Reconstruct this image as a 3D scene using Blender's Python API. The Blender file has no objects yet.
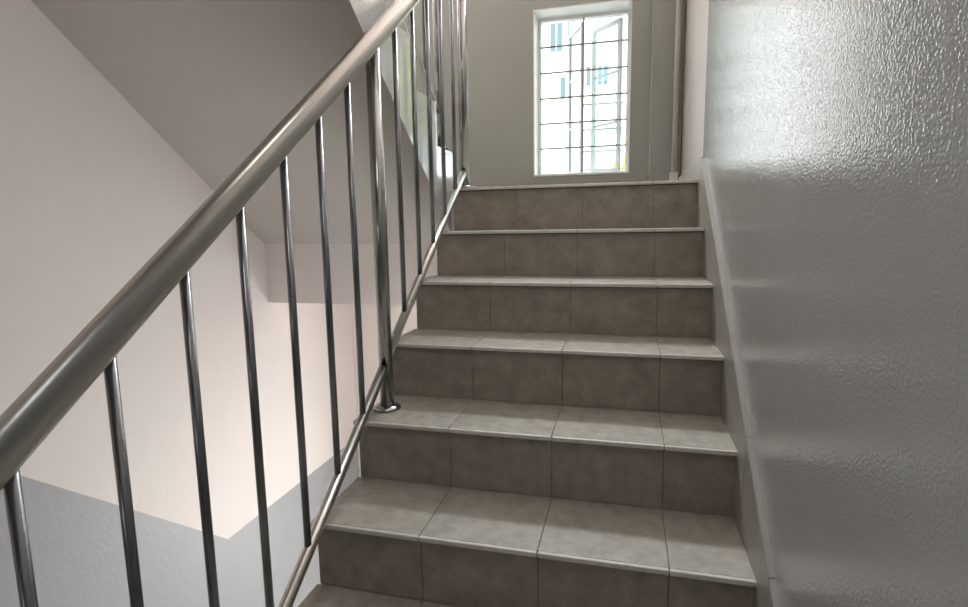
import bpy, bmesh, math, random
from mathutils import Vector, Matrix

random.seed(7)
scene = bpy.context.scene
C = scene.collection

# ------------------------------------------------------------------ stair data
H, D, NOSE = 0.175, 0.23923, 0.018      # riser, going, nosing overhang
NST = 9                                 # risers in a flight
FLOOR_Z = -NST * H                      # floor the photographer stands on
LOW_Z = 2 * FLOOR_Z                     # landing one storey down
UP_Z = NST * H                          # floor reached by the upper flight
XR, XL = 1.014, -1.05                   # right and left wall faces
YW = 1.0                                # window wall face
YB = -3.7                               # back wall behind the camera
CEIL = 3.45
SL = H / D

# ------------------------------------------------------------------ materials
def mat(name, col, rough=0.6, metal=0.0, spec=0.5):
    m = bpy.data.materials.new(name); m.use_nodes = True
    b = m.node_tree.nodes['Principled BSDF']
    b.inputs['Base Color'].default_value = (*col, 1)
    b.inputs['Roughness'].default_value = rough
    b.inputs['Metallic'].default_value = metal
    b.inputs['Specular IOR Level'].default_value = spec
    return m

def nd(m, kind, **kw):
    n = m.node_tree.nodes.new(kind)
    for k, v in kw.items():
        if k in n.inputs: n.inputs[k].default_value = v
        else: setattr(n, k, v)
    return n

def lk(m, a, b): m.node_tree.links.new(a, b)

def coords(m, scale=(1, 1, 1)):
    t = nd(m, 'ShaderNodeTexCoord'); mp = nd(m, 'ShaderNodeMapping')
    mp.inputs['Scale'].default_value = scale
    g = nd(m, 'ShaderNodeNewGeometry')
    lk(m, g.outputs['Position'], mp.inputs['Vector'])
    m.node_tree.nodes.remove(t)
    return mp.outputs['Vector']

def mottled(m, c1, c2, scale, detail=4, lo=0.35, hi=0.65, stretch=(1, 1, 1)):
    v = coords(m, stretch)
    n = nd(m, 'ShaderNodeTexNoise'); n.inputs['Scale'].default_value = scale
    n.inputs['Detail'].default_value = detail
    n.inputs['Roughness'].default_value = 0.7
    r = nd(m, 'ShaderNodeValToRGB')
    r.color_ramp.elements[0].position = lo; r.color_ramp.elements[0].color = (*c1, 1)
    r.color_ramp.elements[1].position = hi; r.color_ramp.elements[1].color = (*c2, 1)
    lk(m, v, n.inputs['Vector']); lk(m, n.outputs['Fac'], r.inputs['Fac'])
    lk(m, r.outputs['Color'], m.node_tree.nodes['Principled BSDF'].inputs['Base Color'])
    return v

def bump(m, v, layers, distance=0.001):
    """layers: (scale, detail, weight)"""
    tot = None
    for s, dt, w in layers:
        n = nd(m, 'ShaderNodeTexNoise'); n.inputs['Scale'].default_value = s
        n.inputs['Detail'].default_value = dt
        lk(m, v, n.inputs['Vector'])
        mu = nd(m, 'ShaderNodeMath', operation='MULTIPLY'); mu.inputs[1].default_value = w
        lk(m, n.outputs['Fac'], mu.inputs[0])
        if tot is None: tot = mu.outputs[0]
        else:
            ad = nd(m, 'ShaderNodeMath', operation='ADD')
            lk(m, tot, ad.inputs[0]); lk(m, mu.outputs[0], ad.inputs[1]); tot = ad.outputs[0]
    b = nd(m, 'ShaderNodeBump'); b.inputs['Strength'].default_value = 1.0
    b.inputs['Distance'].default_value = distance
    lk(m, tot, b.inputs['Height'])
    lk(m, b.outputs['Normal'], m.node_tree.nodes['Principled BSDF'].inputs['Normal'])

M = {}
M['cream'] = mat('cream_wall_paint', (.72, .67, .62), .75, spec=.25)
v = mottled(M['cream'], (.78, .715, .685), (.81, .745, .715), 1.3); bump(M['cream'], v, [(90, 3, 1)], .0006)
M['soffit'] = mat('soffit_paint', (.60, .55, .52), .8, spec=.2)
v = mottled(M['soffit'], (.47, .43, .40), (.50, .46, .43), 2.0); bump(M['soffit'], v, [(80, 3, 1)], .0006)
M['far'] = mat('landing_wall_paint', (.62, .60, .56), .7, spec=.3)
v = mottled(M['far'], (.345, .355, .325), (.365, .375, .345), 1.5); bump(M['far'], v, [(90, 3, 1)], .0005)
M['dado'] = mat('grey_dado_paint', (.36, .36, .375), .45)
v = mottled(M['dado'], (.33, .33, .34), (.35, .35, .36), 1.2); bump(M['dado'], v, [(70, 2, 1)], .0008)
M['gloss'] = mat('grey_gloss_enamel', (.30, .305, .31), .07, spec=.6)
v = mottled(M['gloss'], (.38, .39, .385), (.42, .43, .425), 2.2, 5, .3, .7)
bump(M['gloss'], v, [(210, 1.0, 1), (100, 1, .4), (9, 2, .3)], .0006)
M['stringer'] = mat('white_gloss_stringer', (.78, .79, .78), .13, spec=.8)
M['stringer'].node_tree.nodes['Principled BSDF'].inputs['Coat Weight'].default_value = 1.0
M['stringer'].node_tree.nodes['Principled BSDF'].inputs['Coat Roughness'].default_value = .06
v = mottled(M['stringer'], (.77, .78, .77), (.80, .81, .80), 3); bump(M['stringer'], v, [(70, 2, 1)], .0012)
M['tread'] = mat('greige_stone_tile', (.34, .32, .28), .42)
v = mottled(M['tread'], (.34, .325, .28), (.58, .565, .51), 26, 12, .3, .7); bump(M['tread'], v, [(120, 5, 1), (30, 4, .6)], .0007)
M['riser'] = mat('brown_grey_riser_tile', (.25, .225, .195), .5)
v = mottled(M['riser'], (.26, .226, .19), (.47, .415, .355), 17, 12, .28, .74, (1, 1, 1)); bump(M['riser'], v, [(110, 5, 1)], .0006)
M['nosing'] = mat('light_catching_tile_edge', (.52, .50, .45), .4)  # edge colour lightened to paint in the light along the nose
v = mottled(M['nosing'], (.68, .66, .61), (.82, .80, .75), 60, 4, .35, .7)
M['grout'] = mat('dark_grout', (.13, .12, .105), .9)
M['skirting'] = mat('skirting_tile', (.33, .315, .285), .4)
v = mottled(M['skirting'], (.29, .275, .245), (.39, .37, .335), 12, 8, .3, .72)
M['skirt_edge'] = mat('skirting_tile_edge', (.46, .45, .43), .4)
M['steel'] = mat('brushed_stainless_steel', (.40, .40, .39), .18, 1.0)
v = coords(M['steel'], (1, 1, 1)); bump(M['steel'], v, [(260, 2, 1)], .00012)
M['white'] = mat('white_window_paint', (.78, .79, .78), .4)
M['grille'] = mat('grey_grille_paint', (.30, .30, .295), .5)
M['pipe'] = mat('pale_pipe_paint', (.66, .64, .60), .4)
M['sash'] = mat('grey_sash_paint', (.58, .61, .62), .45)
M['warm'] = mat('beige_landing_paint', (.40, .36, .325), .45)
v = mottled(M['warm'], (.39, .35, .315), (.41, .37, .335), 1.5); bump(M['warm'], v, [(90, 2, 1)], .0006)
M['floor'] = M['tread']
M['rod'] = mat('steel_rod_dark_reflection', (.25, .26, .275), .24, 1.0)  # steel darkened to paint in the dark surroundings the rods mirror
M['backpaint'] = mat('grey_back_wall_paint', (.22, .22, .22), .6)  # unseen wall, dark so the balusters reflect less light
M['satin'] = mat('satin_steel_handrail', (.66, .645, .60), .29, 1.0)
v = coords(M['satin']); bump(M['satin'], v, [(260, 2, 1)], .0001)

def glass_mat(name, tint):
    m = bpy.data.materials.new(name); m.use_nodes = True
    nt = m.node_tree; nt.nodes.remove(nt.nodes['Principled BSDF'])
    out = [n for n in nt.nodes if n.type == 'OUTPUT_MATERIAL'][0]
    t = nt.nodes.new('ShaderNodeBsdfTransparent'); t.inputs['Color'].default_value = (*tint, 1)
    g = nt.nodes.new('ShaderNodeBsdfGlossy'); g.inputs['Roughness'].default_value = .03
    lw = nt.nodes.new('ShaderNodeLayerWeight'); lw.inputs['Blend'].default_value = .5
    pw = nt.nodes.new('ShaderNodeMath'); pw.operation = 'POWER'; pw.inputs[1].default_value = 5
    f = nt.nodes.new('ShaderNodeMath'); f.operation = 'MULTIPLY_ADD'; f.inputs[1].default_value = .9; f.inputs[2].default_value = .05
    nt.links.new(lw.outputs['Facing'], pw.inputs[0]); nt.links.new(pw.outputs[0], f.inputs[0])
    x = nt.nodes.new('ShaderNodeMixShader')
    nt.links.new(f.outputs[0], x.inputs['Fac']); nt.links.new(t.outputs[0], x.inputs[1])
    nt.links.new(g.outputs[0], x.inputs[2]); nt.links.new(x.outputs[0], out.inputs['Surface'])
    return m
M['glass'] = glass_mat('pale_sash_glass', (.86, .95, .95))

# ------------------------------------------------------------------ mesh helpers
def link(name, bm, m, parent=None, smooth=False):
    bmesh.ops.recalc_face_normals(bm, faces=bm.faces)
    me = bpy.data.meshes.new(name); bm.to_mesh(me); bm.free()
    mats = m if isinstance(m, (list, tuple)) else [m]
    for x in mats: me.materials.append(x)
    if smooth:
        for p in me.polygons: p.use_smooth = True
    o = bpy.data.objects.new(name, me); C.objects.link(o)
    if parent: o.parent = parent
    return o

def box(bm, x0, x1, y0, y1, z0, z1, bev=0.0, mi=0):
    b = bmesh.new()
    vs = [b.verts.new((x, y, z)) for x in (x0, x1) for y in (y0, y1) for z in (z0, z1)]
    for f in ((0, 1, 3, 2), (4, 6, 7, 5), (0, 4, 5, 1), (2, 3, 7, 6), (0, 2, 6, 4), (1, 5, 7, 3)):
        b.faces.new([vs[i] for i in f])
    bmesh.ops.recalc_face_normals(b, faces=b.faces)
    if bev > 0:
        bmesh.ops.bevel(b, geom=list(b.edges), offset=bev, segments=2, affect='EDGES', profile=.6)
    for f in b.faces: f.material_index = mi
    merge(bm, b)

def merge(bm, b):
    me = bpy.data.meshes.new('tmp'); b.to_mesh(me); b.free()
    bm.from_mesh(me); bpy.data.meshes.remove(me)

def prism_x(bm, pts, x0, x1, mi=0):
    """extrude a (y, z) outline along x"""
    b = bmesh.new()
    a = [b.verts.new((x0, y, z)) for y, z in pts]
    c = [b.verts.new((x1, y, z)) for y, z in pts]
    b.faces.new(a); b.faces.new(list(reversed(c)))
    n = len(pts)
    for i in range(n):
        b.faces.new((a[i], c[i], c[(i + 1) % n], a[(i + 1) % n]))
    bmesh.ops.recalc_face_normals(b, faces=b.faces)
    for f in b.faces: f.material_index = mi
    merge(bm, b)

def tube(bm, pts, r, seg=20, cap=True, dome=0.0):
    """round bar through a list of points, mitred at the bends"""
    pts = [Vector(p) for p in pts]
    rings = []
    n = len(pts)
    ref = None
    for i, p in enumerate(pts):
        d0 = (p - pts[i - 1]).normalized() if i else None
        d1 = (pts[i + 1] - p).normalized() if i < n - 1 else None
        t = (d0 + d1).normalized() if d0 and d1 else (d0 or d1)
        if ref is None:
            ref = Vector((1, 0, 0)) if abs(t.x) < .8 else Vector((0, 0, 1))
        u = (ref - t * ref.dot(t)).normalized(); w = t.cross(u); ref = u
        k = 1.0
        rings.append([bm.verts.new(p + (u * math.cos(a) + w * math.sin(a)) * r * k)
                      for a in [2 * math.pi * j / seg for j in range(seg)]])
    for i in range(n - 1):
        for j in range(seg):
            f = bm.faces.new((rings[i][j], rings[i][(j + 1) % seg], rings[i + 1][(j + 1) % seg], rings[i + 1][j]))
            f.smooth = True
    if cap:
        bm.faces.new(list(reversed(rings[0]))); bm.faces.new(rings[-1])

def lathe(bm, prof, cx, cy, seg=28):
    rings = []
    for r, z in prof:
        rings.append([bm.verts.new((cx + r * math.cos(2 * math.pi * j / seg), cy + r * math.sin(2 * math.pi * j / seg), z)) for j in range(seg)])
    for i in range(len(prof) - 1):
        for j in range(seg):
            f = bm.faces.new((rings[i][j], rings[i][(j + 1) % seg], rings[i + 1][(j + 1) % seg], rings[i + 1][j])); f.smooth = True
    bm.faces.new(list(reversed(rings[0]))); bm.faces.new(rings[-1])

def empty(name, loc=(0, 0, 0)):
    o = bpy.data.objects.new(name, None); C.objects.link(o); o.location = loc
    o.empty_display_size = .1
    return o

def thing(o, label, cat, group=None):
    o['label'] = label; o['category'] = cat
    if group: o['group'] = group
    return o

def struct(o):
    o['kind'] = 'structure'; return o

# thing roots stay at the world origin of their geometry: parts are modelled in
# world coordinates and re-based here
def adopt(root, o):
    o.parent = root
    o.matrix_parent_inverse = Matrix.Translation(root.location).inverted()
    return o

# ------------------------------------------------------------------ the shell
def nose_y(k): return -k * D

# window wall: this landing's opening, plus unseen ones below and above shaped for light
WX0, WX1, WZ0, WZ1 = .195, .742, .135, 1.063
WALL_T = .22
openings = [(WX0, WX1, WZ0, WZ1), (.05, WX1, -2.9, -1.2), (-.95, .95, 1.75, 2.55)]
bm = bmesh.new()
zs = LOW_Z - .2
ops = sorted(openings, key=lambda o: o[2])
for (a, b_, z0, z1) in ops:
    box(bm, XL - .2, XR + .25, YW, YW + WALL_T, zs, z0)
    box(bm, XL - .2, a, YW, YW + WALL_T, z0, z1)
    box(bm, b_, XR + .25, YW, YW + WALL_T, z0, z1)
    zs = z1
    if z0 < -1: box(bm, XL - .2, XR + .25, YW, YW + WALL_T, z1, -.3); zs = -.3
box(bm, XL - .2, XR + .25, YW, YW + WALL_T, zs, CEIL + .2)
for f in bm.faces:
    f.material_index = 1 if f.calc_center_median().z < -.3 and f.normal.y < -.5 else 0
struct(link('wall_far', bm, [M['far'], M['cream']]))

# left wall: cream above, grey dado below, the line following the lower flight
DA, DB = (-.292, -1.594), (-1.59, -.50)
bm = bmesh.new()
up = [(YW, CEIL), (YW, DA[1]), DA, DB, (YB, DB[1]), (YB, CEIL)]
lo = [(YW, DA[1]), (YW, LOW_Z - .2), (YB, LOW_Z - .2), (YB, DB[1]), DB, DA]
prism_x(bm, up, XL - .2, XL, 0); prism_x(bm, lo, XL - .2, XL, 1)
struct(link('wall_left', bm, [M['cream'], M['dado']]))

# right wall: gloss grey beside the flight, matt paint round the landing
bm = bmesh.new()
g = 1.45
y0r = -2.0
top = [(0.0, g), (y0r, y0r * SL + g), (YB, y0r * SL + g)]
prism_x(bm, [(0.0, LOW_Z - .2)] + top + [(YB, LOW_Z - .2)], XR, XR + .2, 0)
prism_x(bm, top + [(YB, CEIL), (0.0, CEIL)], XR, XR + .2, 1)
struct(link('wall_right', bm, [M['gloss'], M['cream']]))
bm = bmesh.new(); box(bm, XR + .002, XR + .2, 0.0, YW, LOW_Z - .2, CEIL)
struct(link('wall_right_landing', bm, M['warm']))

bm = bmesh.new(); box(bm, XL - .2, XR + .2, YB, YW + WALL_T, CEIL, CEIL + .2)
struct(link('ceiling', bm, M['cream']))

# floors: floor below, floor above, the two landings
bm = bmesh.new()
box(bm, XL, XR, YB, nose_y(8) + NOSE, FLOOR_Z - .18, FLOOR_Z)
struct(link('floor', bm, M['tread']))
bm = bmesh.new()
box(bm, XL, XR, YB, .145 - 8 * D, UP_Z - .18, UP_Z)
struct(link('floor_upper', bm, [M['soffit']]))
bm = bmesh.new()
box(bm, XL, XR, .0, YW, LOW_Z - .18, LOW_Z)
struct(link('floor_lower_landing', bm, M['tread']))
bm = bmesh.new()
# landing slab with its deep edge beam facing the stairwell
box(bm, XL, -.015, .135, YW, -.53, -.012)
box(bm, -.015, XR, NOSE + .012, YW, -.53, -.012)
struct(link('floor_landing_slab', bm, M['cream']))
# back wall behind; dark paint and small opening set for the light
bm = bmesh.new()
BX0, BX1, BZ0, BZ1 = -.5, -.2, FLOOR_Z + 1.4, FLOOR_Z + 1.7
box(bm, XL - .2, XR + .2, YB - .15, YB, LOW_Z - .2, BZ0)
box(bm, XL - .2, BX0, YB - .15, YB, BZ0, BZ1)
box(bm, BX1, XR + .2, YB - .15, YB, BZ0, BZ1)
box(bm, XL - .2, XR + .2, YB - .15, YB, BZ1, CEIL)
struct(link('wall_back', bm, M['backpaint']))

# pilaster in the corner beside the window, with its small plinth
bm = bmesh.new()
box(bm, .848, XR, .925, YW, -.012, CEIL, .004)
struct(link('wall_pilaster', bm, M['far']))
bm = bmesh.new()
box(bm, XL, .836, YW - .012, YW, 0, .098, .003)
struct(link('baseboard_far', bm, M['skirting']))
bm = bmesh.new()
box(bm, .838, .950, .913, .925, 0, .112, .003)
box(bm, .836, .848, .913, YW, 0, .112, .003)
struct(link('baseboard_pilaster', bm, M['far']))

# ------------------------------------------------------------------ tiled flight
JOINTS = [-.008, .277, .556, .835, 1.002]
GAP = .0007

def tiles_x(x_edges):
    return [(x_edges[i] + (GAP if i else 0), x_edges[i + 1] - (GAP if i < len(x_edges) - 2 else 0)) for i in range(len(x_edges) - 1)]

def tread_mesh(yn, yb, z, edges, t=.012, sgn=1):
    """tiles of a tread; yn = nose, yb = back"""
    bm = bmesh.new()
    a, b = (yn + sgn * .011, yb)
    for x0, x1 in tiles_x(edges):
        box(bm, x0, x1, min(a, b), max(a, b), z - t, z, .0012, 0)
    box(bm, edges[0] + .003, edges[-1] - .003, min(a, b) + .002, max(a, b), z - t - .004, z - .0035, 0, 1)
    return bm

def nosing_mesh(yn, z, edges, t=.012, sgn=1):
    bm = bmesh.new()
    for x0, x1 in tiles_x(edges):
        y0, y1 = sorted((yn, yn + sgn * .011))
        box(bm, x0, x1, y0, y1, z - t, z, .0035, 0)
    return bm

def riser_mesh(y, z0, z1, edges, t=.01, sgn=1):
    bm = bmesh.new()
    for x0, x1 in tiles_x(edges):
        y0, y1 = sorted((y, y + sgn * t))
        box(bm, x0, x1, y0, y1, z0, z1, .0012, 0)
    y0, y1 = sorted((y + sgn * .003, y + sgn * t))
    box(bm, edges[0] + .002, edges[-1] - .002, y0, y1, z0, z1, 0, 1)
    return bm

LZ = .009
def tz(k): return LZ if k == 0 else -k * H
st = empty('staircase', (.5, nose_y(8), FLOOR_Z))
thing(st, 'greige tiled flight of steps climbing to the windowed landing', 'staircase')
RJ = [.0] + JOINTS[1:]
# concrete body under the tiles
pts = []
for k in range(9):
    pts += [(nose_y(k) + NOSE + .01, -k * H - .016), (nose_y(k) + NOSE + .01, -(k + 1) * H - .016 if k < 8 else FLOOR_Z)]
pts += [(nose_y(8) + NOSE + .25, FLOOR_Z), (NOSE + .01, -.39)]
bm = bmesh.new(); prism_x(bm, pts, .002, 1.0)
o = adopt(st, link('concrete_body', bm, M['stringer'])); o['label'] = 'white painted concrete body under the tiles'
for k in range(9):
    yb = nose_y(k - 1) + NOSE if k else .30
    if k < 9:
        o = link('tread', tread_mesh(nose_y(k), yb, tz(k), JOINTS), [M['tread'], M['grout']])
        adopt(st, o)
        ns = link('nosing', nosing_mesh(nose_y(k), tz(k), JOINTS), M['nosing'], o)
        ns['label'] = 'tile edge coloured paler for the light it catches'
    z0 = -(k + 1) * H
    r = link('riser', riser_mesh(nose_y(k) + NOSE, z0, tz(k) - .012, RJ), [M['riser'], M['grout']])
    adopt(st, r); r['label'] = 'darker brown grey riser tiles'
# landing tiles
bm = bmesh.new()
for (x0, x1) in tiles_x(JOINTS[:4] + [XR]):
    for (y0, y1) in ((.302, .60), (.603, .995)):
        box(bm, x0, x1, y0, y1, -.012, LZ, .0012)
for (x0, x1) in tiles_x([-1.05, -.72, -.38, -.008]):
    for (y0, y1) in ((.145, .42), (.423, .70), (.703, .995)):
        box(bm, x0, x1, y0, y1, -.012, LZ, .0012)
struct(link('floor_landing', bm, M['tread']))

# stepped skirting up the right wall
bm = bmesh.new(); be = bmesh.new()
SK = .117
xs0, xs1 = 1.001, XR
def sk_line(y): return y * SL + SK
ytop = -.05
z_top = .084
cuts = [ytop]
while cuts[-1] > -1.95: cuts.append(cuts[-1] - .245)
for i in range(len(cuts) - 1):
    a, b_ = cuts[i] - .0008, cuts[i + 1] + .0008
    za, zb = sk_line(a), sk_line(b_)
    prism_x(bm, [(a, za), (b_, zb), (b_, zb - .30), (a, za - .30)], xs0, xs1)
    prism_x(be, [(a, za + .004), (b_, zb + .004), (b_, zb), (a, za)], xs0 + .001, xs1)
prism_x(bm, [(ytop, z_top), (.93, z_top), (.93, 0), (ytop, -.2)], xs0, xs1)
prism_x(be, [(ytop, z_top + .004), (.93, z_top + .004), (.93, z_top), (ytop, z_top)], xs0 + .001, xs1)
sk = struct(link('baseboard_right', bm, M['skirting']))
struct(link('skirting_edge', be, M['skirt_edge'], sk))

# ------------------------------------------------------------------ upper flight (left, rising back overhead)
R0 = .145                                # first riser of the upper flight
UX0, UX1 = XL + .002, -.03
up = empty('staircase', (-.55, R0, 0))
thing(up, 'white upper flight rising overhead on the left with sawtooth side and sloped soffit', 'staircase')
pts = [(R0, -.012)]
for j in range(9):
    pts += [(R0 - j * D, (j + 1) * H - .002), (R0 - (j + 1) * D, (j + 1) * H - .002)]
yend = R0 - 9 * D
pts[-1] = (yend, pts[-1][1])
ys = .130
pts += [(yend, -.230 + (ys - yend) * .745), (ys, -.230), (ys + .02, -.230)]
bm = bmesh.new(); prism_x(bm, pts, UX0, UX1)
b2 = bm
b2.faces.ensure_lookup_table()
for f in b2.faces:
    f.material_index = 1 if f.normal.x > .9 or f.normal.x < -.9 else 0
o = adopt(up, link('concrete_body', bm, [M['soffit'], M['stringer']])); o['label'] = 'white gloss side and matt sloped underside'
UJ = [UX0, -.72, -.38, UX1 - .004]
for j in range(8):
    yn = R0 - j * D + .0
    z = (j + 1) * H
    o = adopt(up, link('tread', tread_mesh(yn + .004, yn - D, z, UJ, sgn=-1), [M['tread'], M['grout']]))
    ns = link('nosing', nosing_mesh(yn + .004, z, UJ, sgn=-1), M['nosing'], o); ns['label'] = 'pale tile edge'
    r = adopt(up, link('riser', riser_mesh(yn + .001, j * H if j else LZ, z - .012, UJ, t=.006, sgn=-1), [M['riser'], M['grout']]))
    r['label'] = 'darker riser tiles'

# lower flight, falling away behind the railing to the landing below
pts = []
for j in range(9):
    pts += [(-1.91 + j * D, FLOOR_Z - j * H), (-1.91 + j * D, FLOOR_Z - (j + 1) * H)]
pts += [(-1.91 + 8 * D + .02, LOW_Z), (-1.91 + 8 * D - .25, LOW_Z - .05), (-2.15, FLOOR_Z - .18), (-2.15, FLOOR_Z)]
bm = bmesh.new(); prism_x(bm, pts, XL, -.03)
struct(link('floor_lower_flight', bm, M['tread']))

# ------------------------------------------------------------------ railing of this flight
RX = .044
HC, BC = .970, .055
def hz(y): return y * (SL + .006) + HC
def bz(y): return y * SL + BC
HR, BR, PR, NR = .0262, .0145, .0084, .0208
NEW_Y = [.047, -.835, -2.02]

def flange(cx, cy, z, parent):
    bm = bmesh.new()
    lathe(bm, [(.041, z + .0005), (.041, z + .005), (.038, z + .009), (.028, z + .013), (.0205, z + .0155)], cx, cy)
    o = link('base_flange', bm, M['steel'], parent); return o

def railing(label, x, newels, bal_ys, hz_, bz_, base_z, y_hand, hand_extra, name='stair_railing', br=BR):
    y_lo = newels[-1]
    root = empty(name, (x, newels[0], base_z(newels[0])))
    thing(root, label, 'railing')
    bm = bmesh.new()
    tube(bm, [(x, y, hz_(y)) for y in y_hand] + hand_extra, HR, 32)
    adopt(root, link('handrail', bm, M['satin'])) ['label'] = 'thick brushed steel handrail tube'
    for i in range(len(newels) - 1):
        a, b_ = newels[i], newels[i + 1]
        s = 1 if a > b_ else -1
        bm = bmesh.new()
        tube(bm, [(x, a - s * (NR - .004), bz_(a - s * NR)), (x, b_ + s * (NR - .004), bz_(b_ + s * NR))], br, 20)
        adopt(root, link('bottom_rail', bm, M['satin']))
    for y in newels:
        bm = bmesh.new()
        tube(bm, [(x, y, base_z(y) + .004), (x, y, hz_(y) - HR * .7)], NR, 24)
        n = adopt(root, link('newel_post', bm, M['steel']))
        flange(x, y, base_z(y), n)
    for y in bal_ys:
        bm = bmesh.new()
        tube(bm, [(x, y, bz_(y) + BR * .6), (x, y, hz_(y) - HR * .9)], PR, 16)
        adopt(root, link('baluster', bm, M['rod']))
    return root

def base1(y):
    if y > 0: return LZ
    if y > -1.5: return -4 * H
    return FLOOR_Z
railing('steel stair railing beside the tiled steps, its thick handrail nearest the camera', RX, NEW_Y,
        [-.095, -.240, -.385, -.530, -.678, -.993, -1.139, -1.285, -1.430, -1.575, -1.721, -1.861],
        hz, bz, base1, [-2.12, .047], [(RX, .10, hz(.08)), (RX, .16, hz(.10))])

# railing of the upper flight
UXR = -.056
def nz2(y): return H + (R0 + .016 - y) * SL
def base2(y):
    j = min(8, max(0, int((R0 - y) / D) + 1)); return j * H
railing('steel railing on the white upper flight, seen behind the nearer balusters', UXR, [.022, -.935, -1.655],
        [-.14, -.285, -.43, -.575, -.72, -.83, -1.08, -1.225, -1.37, -1.515],
        lambda y: nz2(y) + .90, lambda y: nz2(y) + .040, base2, [.10, -1.70], [], br=.008)

# ------------------------------------------------------------------ window of this landing
wf = link('window_1', bmesh.new(), M['white'])
C.objects.unlink(wf); bpy.data.objects.remove(wf)
win = struct(empty('window_1', ((WX0 + WX1) / 2, YW + .13, WZ0)))
FY0, FY1 = YW + .13, YW + .175
fw = .024
bm = bmesh.new()
box(bm, WX0, WX0 + fw, FY0, FY1, WZ0, WZ1, .003); box(bm, WX1 - fw, WX1, FY0, FY1, WZ0, WZ1, .003)
box(bm, WX0 + fw, WX1 - fw, FY0, FY1, WZ0, WZ0 + fw, .003); box(bm, WX0 + fw, WX1 - fw, FY0, FY1, WZ1 - fw, WZ1, .003)
adopt(win, link('window_frame', bm, M['white']))
# white reveal lining and sill
bm = bmesh.new()
t = .005
box(bm, WX0 - .001, WX0 + t, YW - .004, FY0 + .002, WZ0, WZ1); box(bm, WX1 - t, WX1 + .001, YW - .004, FY0 + .002, WZ0, WZ1)
box(bm, WX0, WX1, YW - .004, FY0 + .002, WZ1 - t, WZ1 + .001)
adopt(win, link('reveal', bm, M['white']))
bm = bmesh.new(); box(bm, WX0, WX1, YW - .006, FY0 + .002, WZ0 - .004, WZ0 + .006, .002)
adopt(win, link('sill', bm, M['white']))
# grille: one upright and five level bars
GY = FY0 - .004
zi0, zi1 = WZ0 + fw, WZ1 - fw
bm = bmesh.new(); box(bm, .465, .475, GY - .004, GY + .004, zi0, zi1)
adopt(win, link('grille_bar', bm, M['grille']))
for i in range(1, 6):
    z = zi0 + (zi1 - zi0) * i / 6
    bm = bmesh.new(); box(bm, WX0 + fw - .004, WX1 - fw + .004, GY - .0035, GY + .0035, z - .005, z + .005)
    adopt(win, link('grille_bar', bm, M['grille']))
# two casements pushed open outwards
SW = .247
for hx, sgn, ang in ((.462, -1, 66), (WX1 - fw - .032, -1, 45)):
    sash = empty('sash', (hx, FY1 + .004, 0))
    adopt(win, sash)
    a = math.radians(ang)
    def P(u, w, z):   # u along the sash from the hinge, w across its thickness
        return (sgn * (u * math.cos(a)) - sgn * w * math.sin(a), u * math.sin(a) + w * math.cos(a), z)
    def sbox(bm, u0, u1, z0, z1, w0=-.010, w1=.010):
        vs = [bm.verts.new(P(u, w, z)) for u in (u0, u1) for w in (w0, w1) for z in (z0, z1)]
        for f in ((0, 1, 3, 2), (4, 6, 7, 5), (0, 4, 5, 1), (2, 3, 7, 6), (0, 2, 6, 4), (1, 5, 7, 3)):
            bm.faces.new([vs[i] for i in f])
    bm = bmesh.new()
    s0, s1 = zi0 + .004, zi1 - .004
    sbox(bm, 0, .022, s0, s1); sbox(bm, SW - .022, SW, s0, s1)
    sbox(bm, .022, SW - .022, s0, s0 + .022); sbox(bm, .022, SW - .022, s1 - .022, s1)
    for i in (1, 2):
        z = s0 + (s1 - s0) * i / 3; sbox(bm, .022, SW - .022, z - .006, z + .006, -.007, .007)
    link('sash_frame', bm, M['sash'], sash)
    bm = bmesh.new(); sbox(bm, .02, SW - .02, s0 + .02, s1 - .02, -.002, .002)
    link('pane', bm, M['glass'], sash)

# ------------------------------------------------------------------ pipe in the corner
pp = empty('pipe', (.977, .893, 0))
thing(pp, 'thin pale pipe standing in the corner beside the glossy grey wall', 'pipe')
bm = bmesh.new(); tube(bm, [(.977, .893, LZ), (.977, .893, CEIL)], .0145, 18)
adopt(pp, link('riser_pipe', bm, M['pipe']))
bm = bmesh.new(); box(bm, .955, .999, .872, .914, LZ + .0005, .118, .003)
adopt(pp, link('base_block', bm, M['pipe']))

# ------------------------------------------------------------------ outside
M['facade'] = mat('white_facade', (.82, .82, .80), .8)
M['facade_line'] = mat('facade_grey', (.06, .07, .075), .7)
M['facade_glass'] = mat('teal_window_glass', (.055, .105, .12), .25)
M['leaf'] = mat('yellow_green_leaf', (.42, .48, .05), .6)
M['bark'] = mat('bark', (.12, .08, .05), .9)
M['ground'] = mat('ground_asphalt', (.30, .30, .29), .9)
GZ = -9.0
bm = bmesh.new(); box(bm, -60, 60, YW + WALL_T + .6, 90, GZ - .3, GZ)
struct(link('ground_outside', bm, M['ground']))
BY = 25.0
bd = empty('apartment_building', (-.5, BY, GZ))
thing(bd, 'bright white apartment block with teal windows seen through the landing window', 'building')
bm = bmesh.new(); box(bm, -9, 6, BY, BY + 8, GZ, 13)
adopt(bd, link('facade_wall', bm, M['facade']))
def facade_window(x, z, w, h, n):
    bm = bmesh.new()
    box(bm, x - w / 2 - .06, x + w / 2 + .06, BY - .05, BY, z - h / 2 - .06, z + h / 2 + .06)
    f = adopt(bd, link('window', bm, M['facade']))
    bm = bmesh.new()
    for i in range(n):
        a = x - w / 2 + w * i / n; box(bm, a + .03, a + w / n - .03, BY - .065, BY - .045, z - h / 2, z + h / 2)
    link('window_pane', bm, M['facade_glass'], f)
facade_window(-2.62, 8.6, .62, 1.25, 2)
facade_window(-.72, 6.75, 1.05, .85, 4)
facade_window(-2.3, 6.3, .30, 1.0, 1)
facade_window(-.75, 1.9, 1.0, .35, 1)
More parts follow.
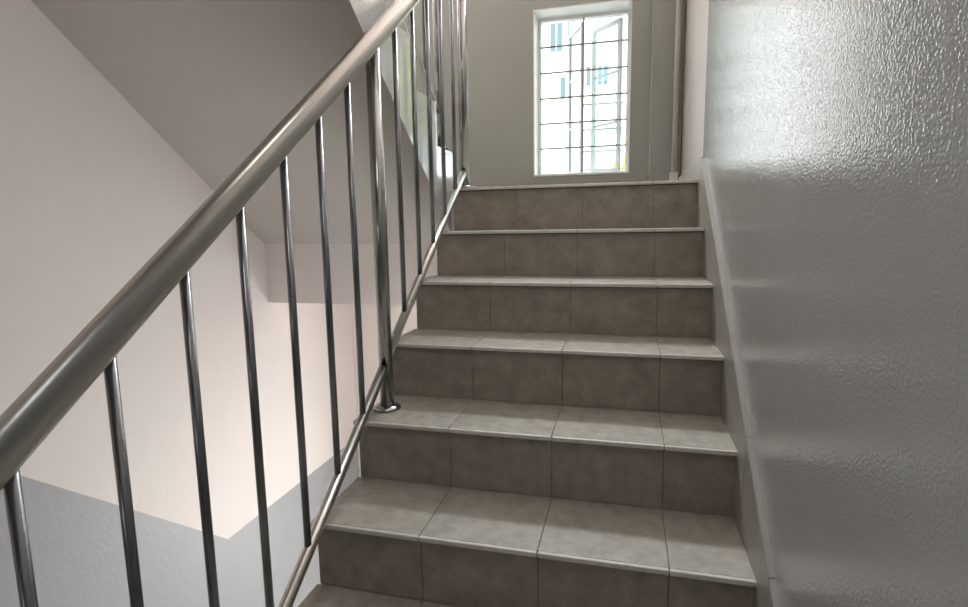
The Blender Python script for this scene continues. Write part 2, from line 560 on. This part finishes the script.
for z in (5.45, 4.3, 3.3, 2.45):
    bm = bmesh.new(); box(bm, -1.6, .5, BY - .12, BY, z, z + .05)
    adopt(bd, link('ledge', bm, M['facade_line']))
for x in (-2.05, .95):
    bm = bmesh.new(); tube(bm, [(x, BY - .08, GZ), (x, BY - .08, 12.9)], .035, 10)
    adopt(bd, link('drainpipe', bm, M['facade_line']))

# tree at the right, beyond the casement
tr = empty('tree', (4.4, 11.2, GZ))
thing(tr, 'yellow green tree outside at the right edge of the landing window', 'tree')
bm = bmesh.new()
tube(bm, [(4.4, 11.2, GZ), (4.35, 11.25, -5), (4.4, 11.1, -1.6), (4.7, 10.8, 2.6)], .14, 10)
for p in ((3.9, 10.4, 3.3), (5.6, 10.9, 3.6), (4.9, 11.4, 4.1), (1.6, 10.4, .4)):
    q0 = Vector((4.4, 11.1, -1.8)); q1 = Vector(p)
    tube(bm, [q0, q0.lerp(q1, .55) + Vector((0, 0, .25)), q1], .06, 8)
adopt(tr, link('trunk', bm, M['bark']))
bm = bmesh.new()
cl = []
for cx, cy, cz, rx, ry, rz, num in ((4.75, 10.7, 3.45, 1.7, 1.3, 1.35, 46), (1.42, 10.3, .55, .8, .7, 1.0, 22)):
    for i in range(num):
        while True:
            q = Vector((random.uniform(-1, 1), random.uniform(-1, 1), random.uniform(-1, 1)))
            if q.length <= 1: break
        cl.append(Vector((cx + q.x * rx, cy + q.y * ry, cz + q.z * rz)))
for c in cl:
    for i in range(75):
        q = Vector((random.gauss(0, .27), random.gauss(0, .27), random.gauss(0, .22))) + c
        n = Vector((random.uniform(-1, 1), random.uniform(-1, 1), random.uniform(.1, 1))).normalized()
        u = n.orthogonal().normalized(); w = n.cross(u); s = random.uniform(.05, .10)
        bm.faces.new([bm.verts.new(q + u * s * 1.5), bm.verts.new(q + w * s * .7), bm.verts.new(q - u * s * 1.5), bm.verts.new(q - w * s * .7)])
adopt(tr, link('foliage', bm, M['leaf']))

# ------------------------------------------------------------------ light
w = bpy.data.worlds.new('sky'); scene.world = w; w.use_nodes = True
nt = w.node_tree
bg = nt.nodes['Background']
bg.inputs['Color'].default_value = (.95, .98, 1.0, 1)
bg.inputs['Strength'].default_value = 3.7

sl = bpy.data.lights.new('sun', 'SUN'); sl.energy = 8.0; sl.angle = math.radians(1.0); sl.color = (1, .96, .88)
so = bpy.data.objects.new('sun', sl); C.objects.link(so)
so.rotation_euler = Vector((-.45, .6, -.9)).to_track_quat('-Z', 'Y').to_euler()

def portal(name, loc, rot, sx, sy):
    l = bpy.data.lights.new(name, 'AREA'); l.shape = 'RECTANGLE'; l.size = sx; l.size_y = sy
    l.cycles.is_portal = True
    o = bpy.data.objects.new(name, l); C.objects.link(o); o.location = loc; o.rotation_euler = rot
    return o
def added_daylight(a, b_, z0, z1, radiance, tilt):  # area light added in an unseen opening, set stronger than the sky
    o = portal('added_window_light', ((a + b_) / 2, YW + .12, (z0 + z1) / 2), (-math.pi / 2 + tilt, 0, 0), b_ - a - .1, (z1 - z0) - .2)
    o.data.cycles.is_portal = False
    o.data.energy = radiance * math.pi * o.data.size * o.data.size_y
    o.data.color = (.97, .99, 1.0)
for i, (a, b_, z0, z1) in enumerate(openings[:1]):
    portal('daylight_opening', ((a + b_) / 2, YW + WALL_T + (.3 if i == 0 else .02), (z0 + z1) / 2), (-math.pi / 2, 0, 0), (b_ - a) * (1.6 if i == 0 else 1), (z1 - z0) * (1.3 if i == 0 else 1))
added_daylight(*openings[2], 25.0, .0)  # upper one, added to light the tread fronts
added_daylight(*openings[1], 13.5, .0)  # lower one, added to brighten the left wall
portal('daylight_opening', ((BX0 + BX1) / 2, YB - .17, (BZ0 + BZ1) / 2), (math.pi / 2, 0, 0), BX1 - BX0, BZ1 - BZ0)

# small area light added under the upper floor for the handrail highlight
tl = bpy.data.lights.new('handrail_highlight_light', 'AREA'); tl.shape = 'RECTANGLE'; tl.size = .06; tl.size_y = .9
tl.energy = 3.2; tl.color = (1, .96, .88)
to = bpy.data.objects.new('handrail_highlight_light', tl); C.objects.link(to); to.location = (.45, -2.5, UP_Z - .20)

# ------------------------------------------------------------------ camera
cd = bpy.data.cameras.new('camera'); cam = bpy.data.objects.new('camera', cd); C.objects.link(cam)
cd.sensor_width = 36.0; cd.lens = 36.0 * 547.94 / 968.0; cd.clip_start = .02; cd.clip_end = 300
R = ((0.96843, -0.24851, -0.01956), (0.2488, 0.95869, 0.13788), (-0.01551, -0.13839, 0.99026))
rot = Matrix(((R[0][0], R[0][2], -R[0][1]), (R[1][0], R[1][2], -R[1][1]), (R[2][0], R[2][2], -R[2][1])))
cam.matrix_world = Matrix.Translation((.73314, -2.30863, -.16021)) @ rot.to_4x4()
scene.camera = cam

vs = scene.view_settings
vs.view_transform = 'Standard'; vs.look = 'None'; vs.exposure = 0.3; vs.gamma = 1.0; vs.use_curve_mapping = False
scene.cycles.max_bounces = 14; scene.cycles.diffuse_bounces = 8; scene.cycles.glossy_bounces = 5
scene.cycles.transparent_max_bounces = 12; scene.cycles.caustics_reflective = False
scene.cycles.sample_clamp_indirect = 6.0
scene.cycles.use_denoising = True
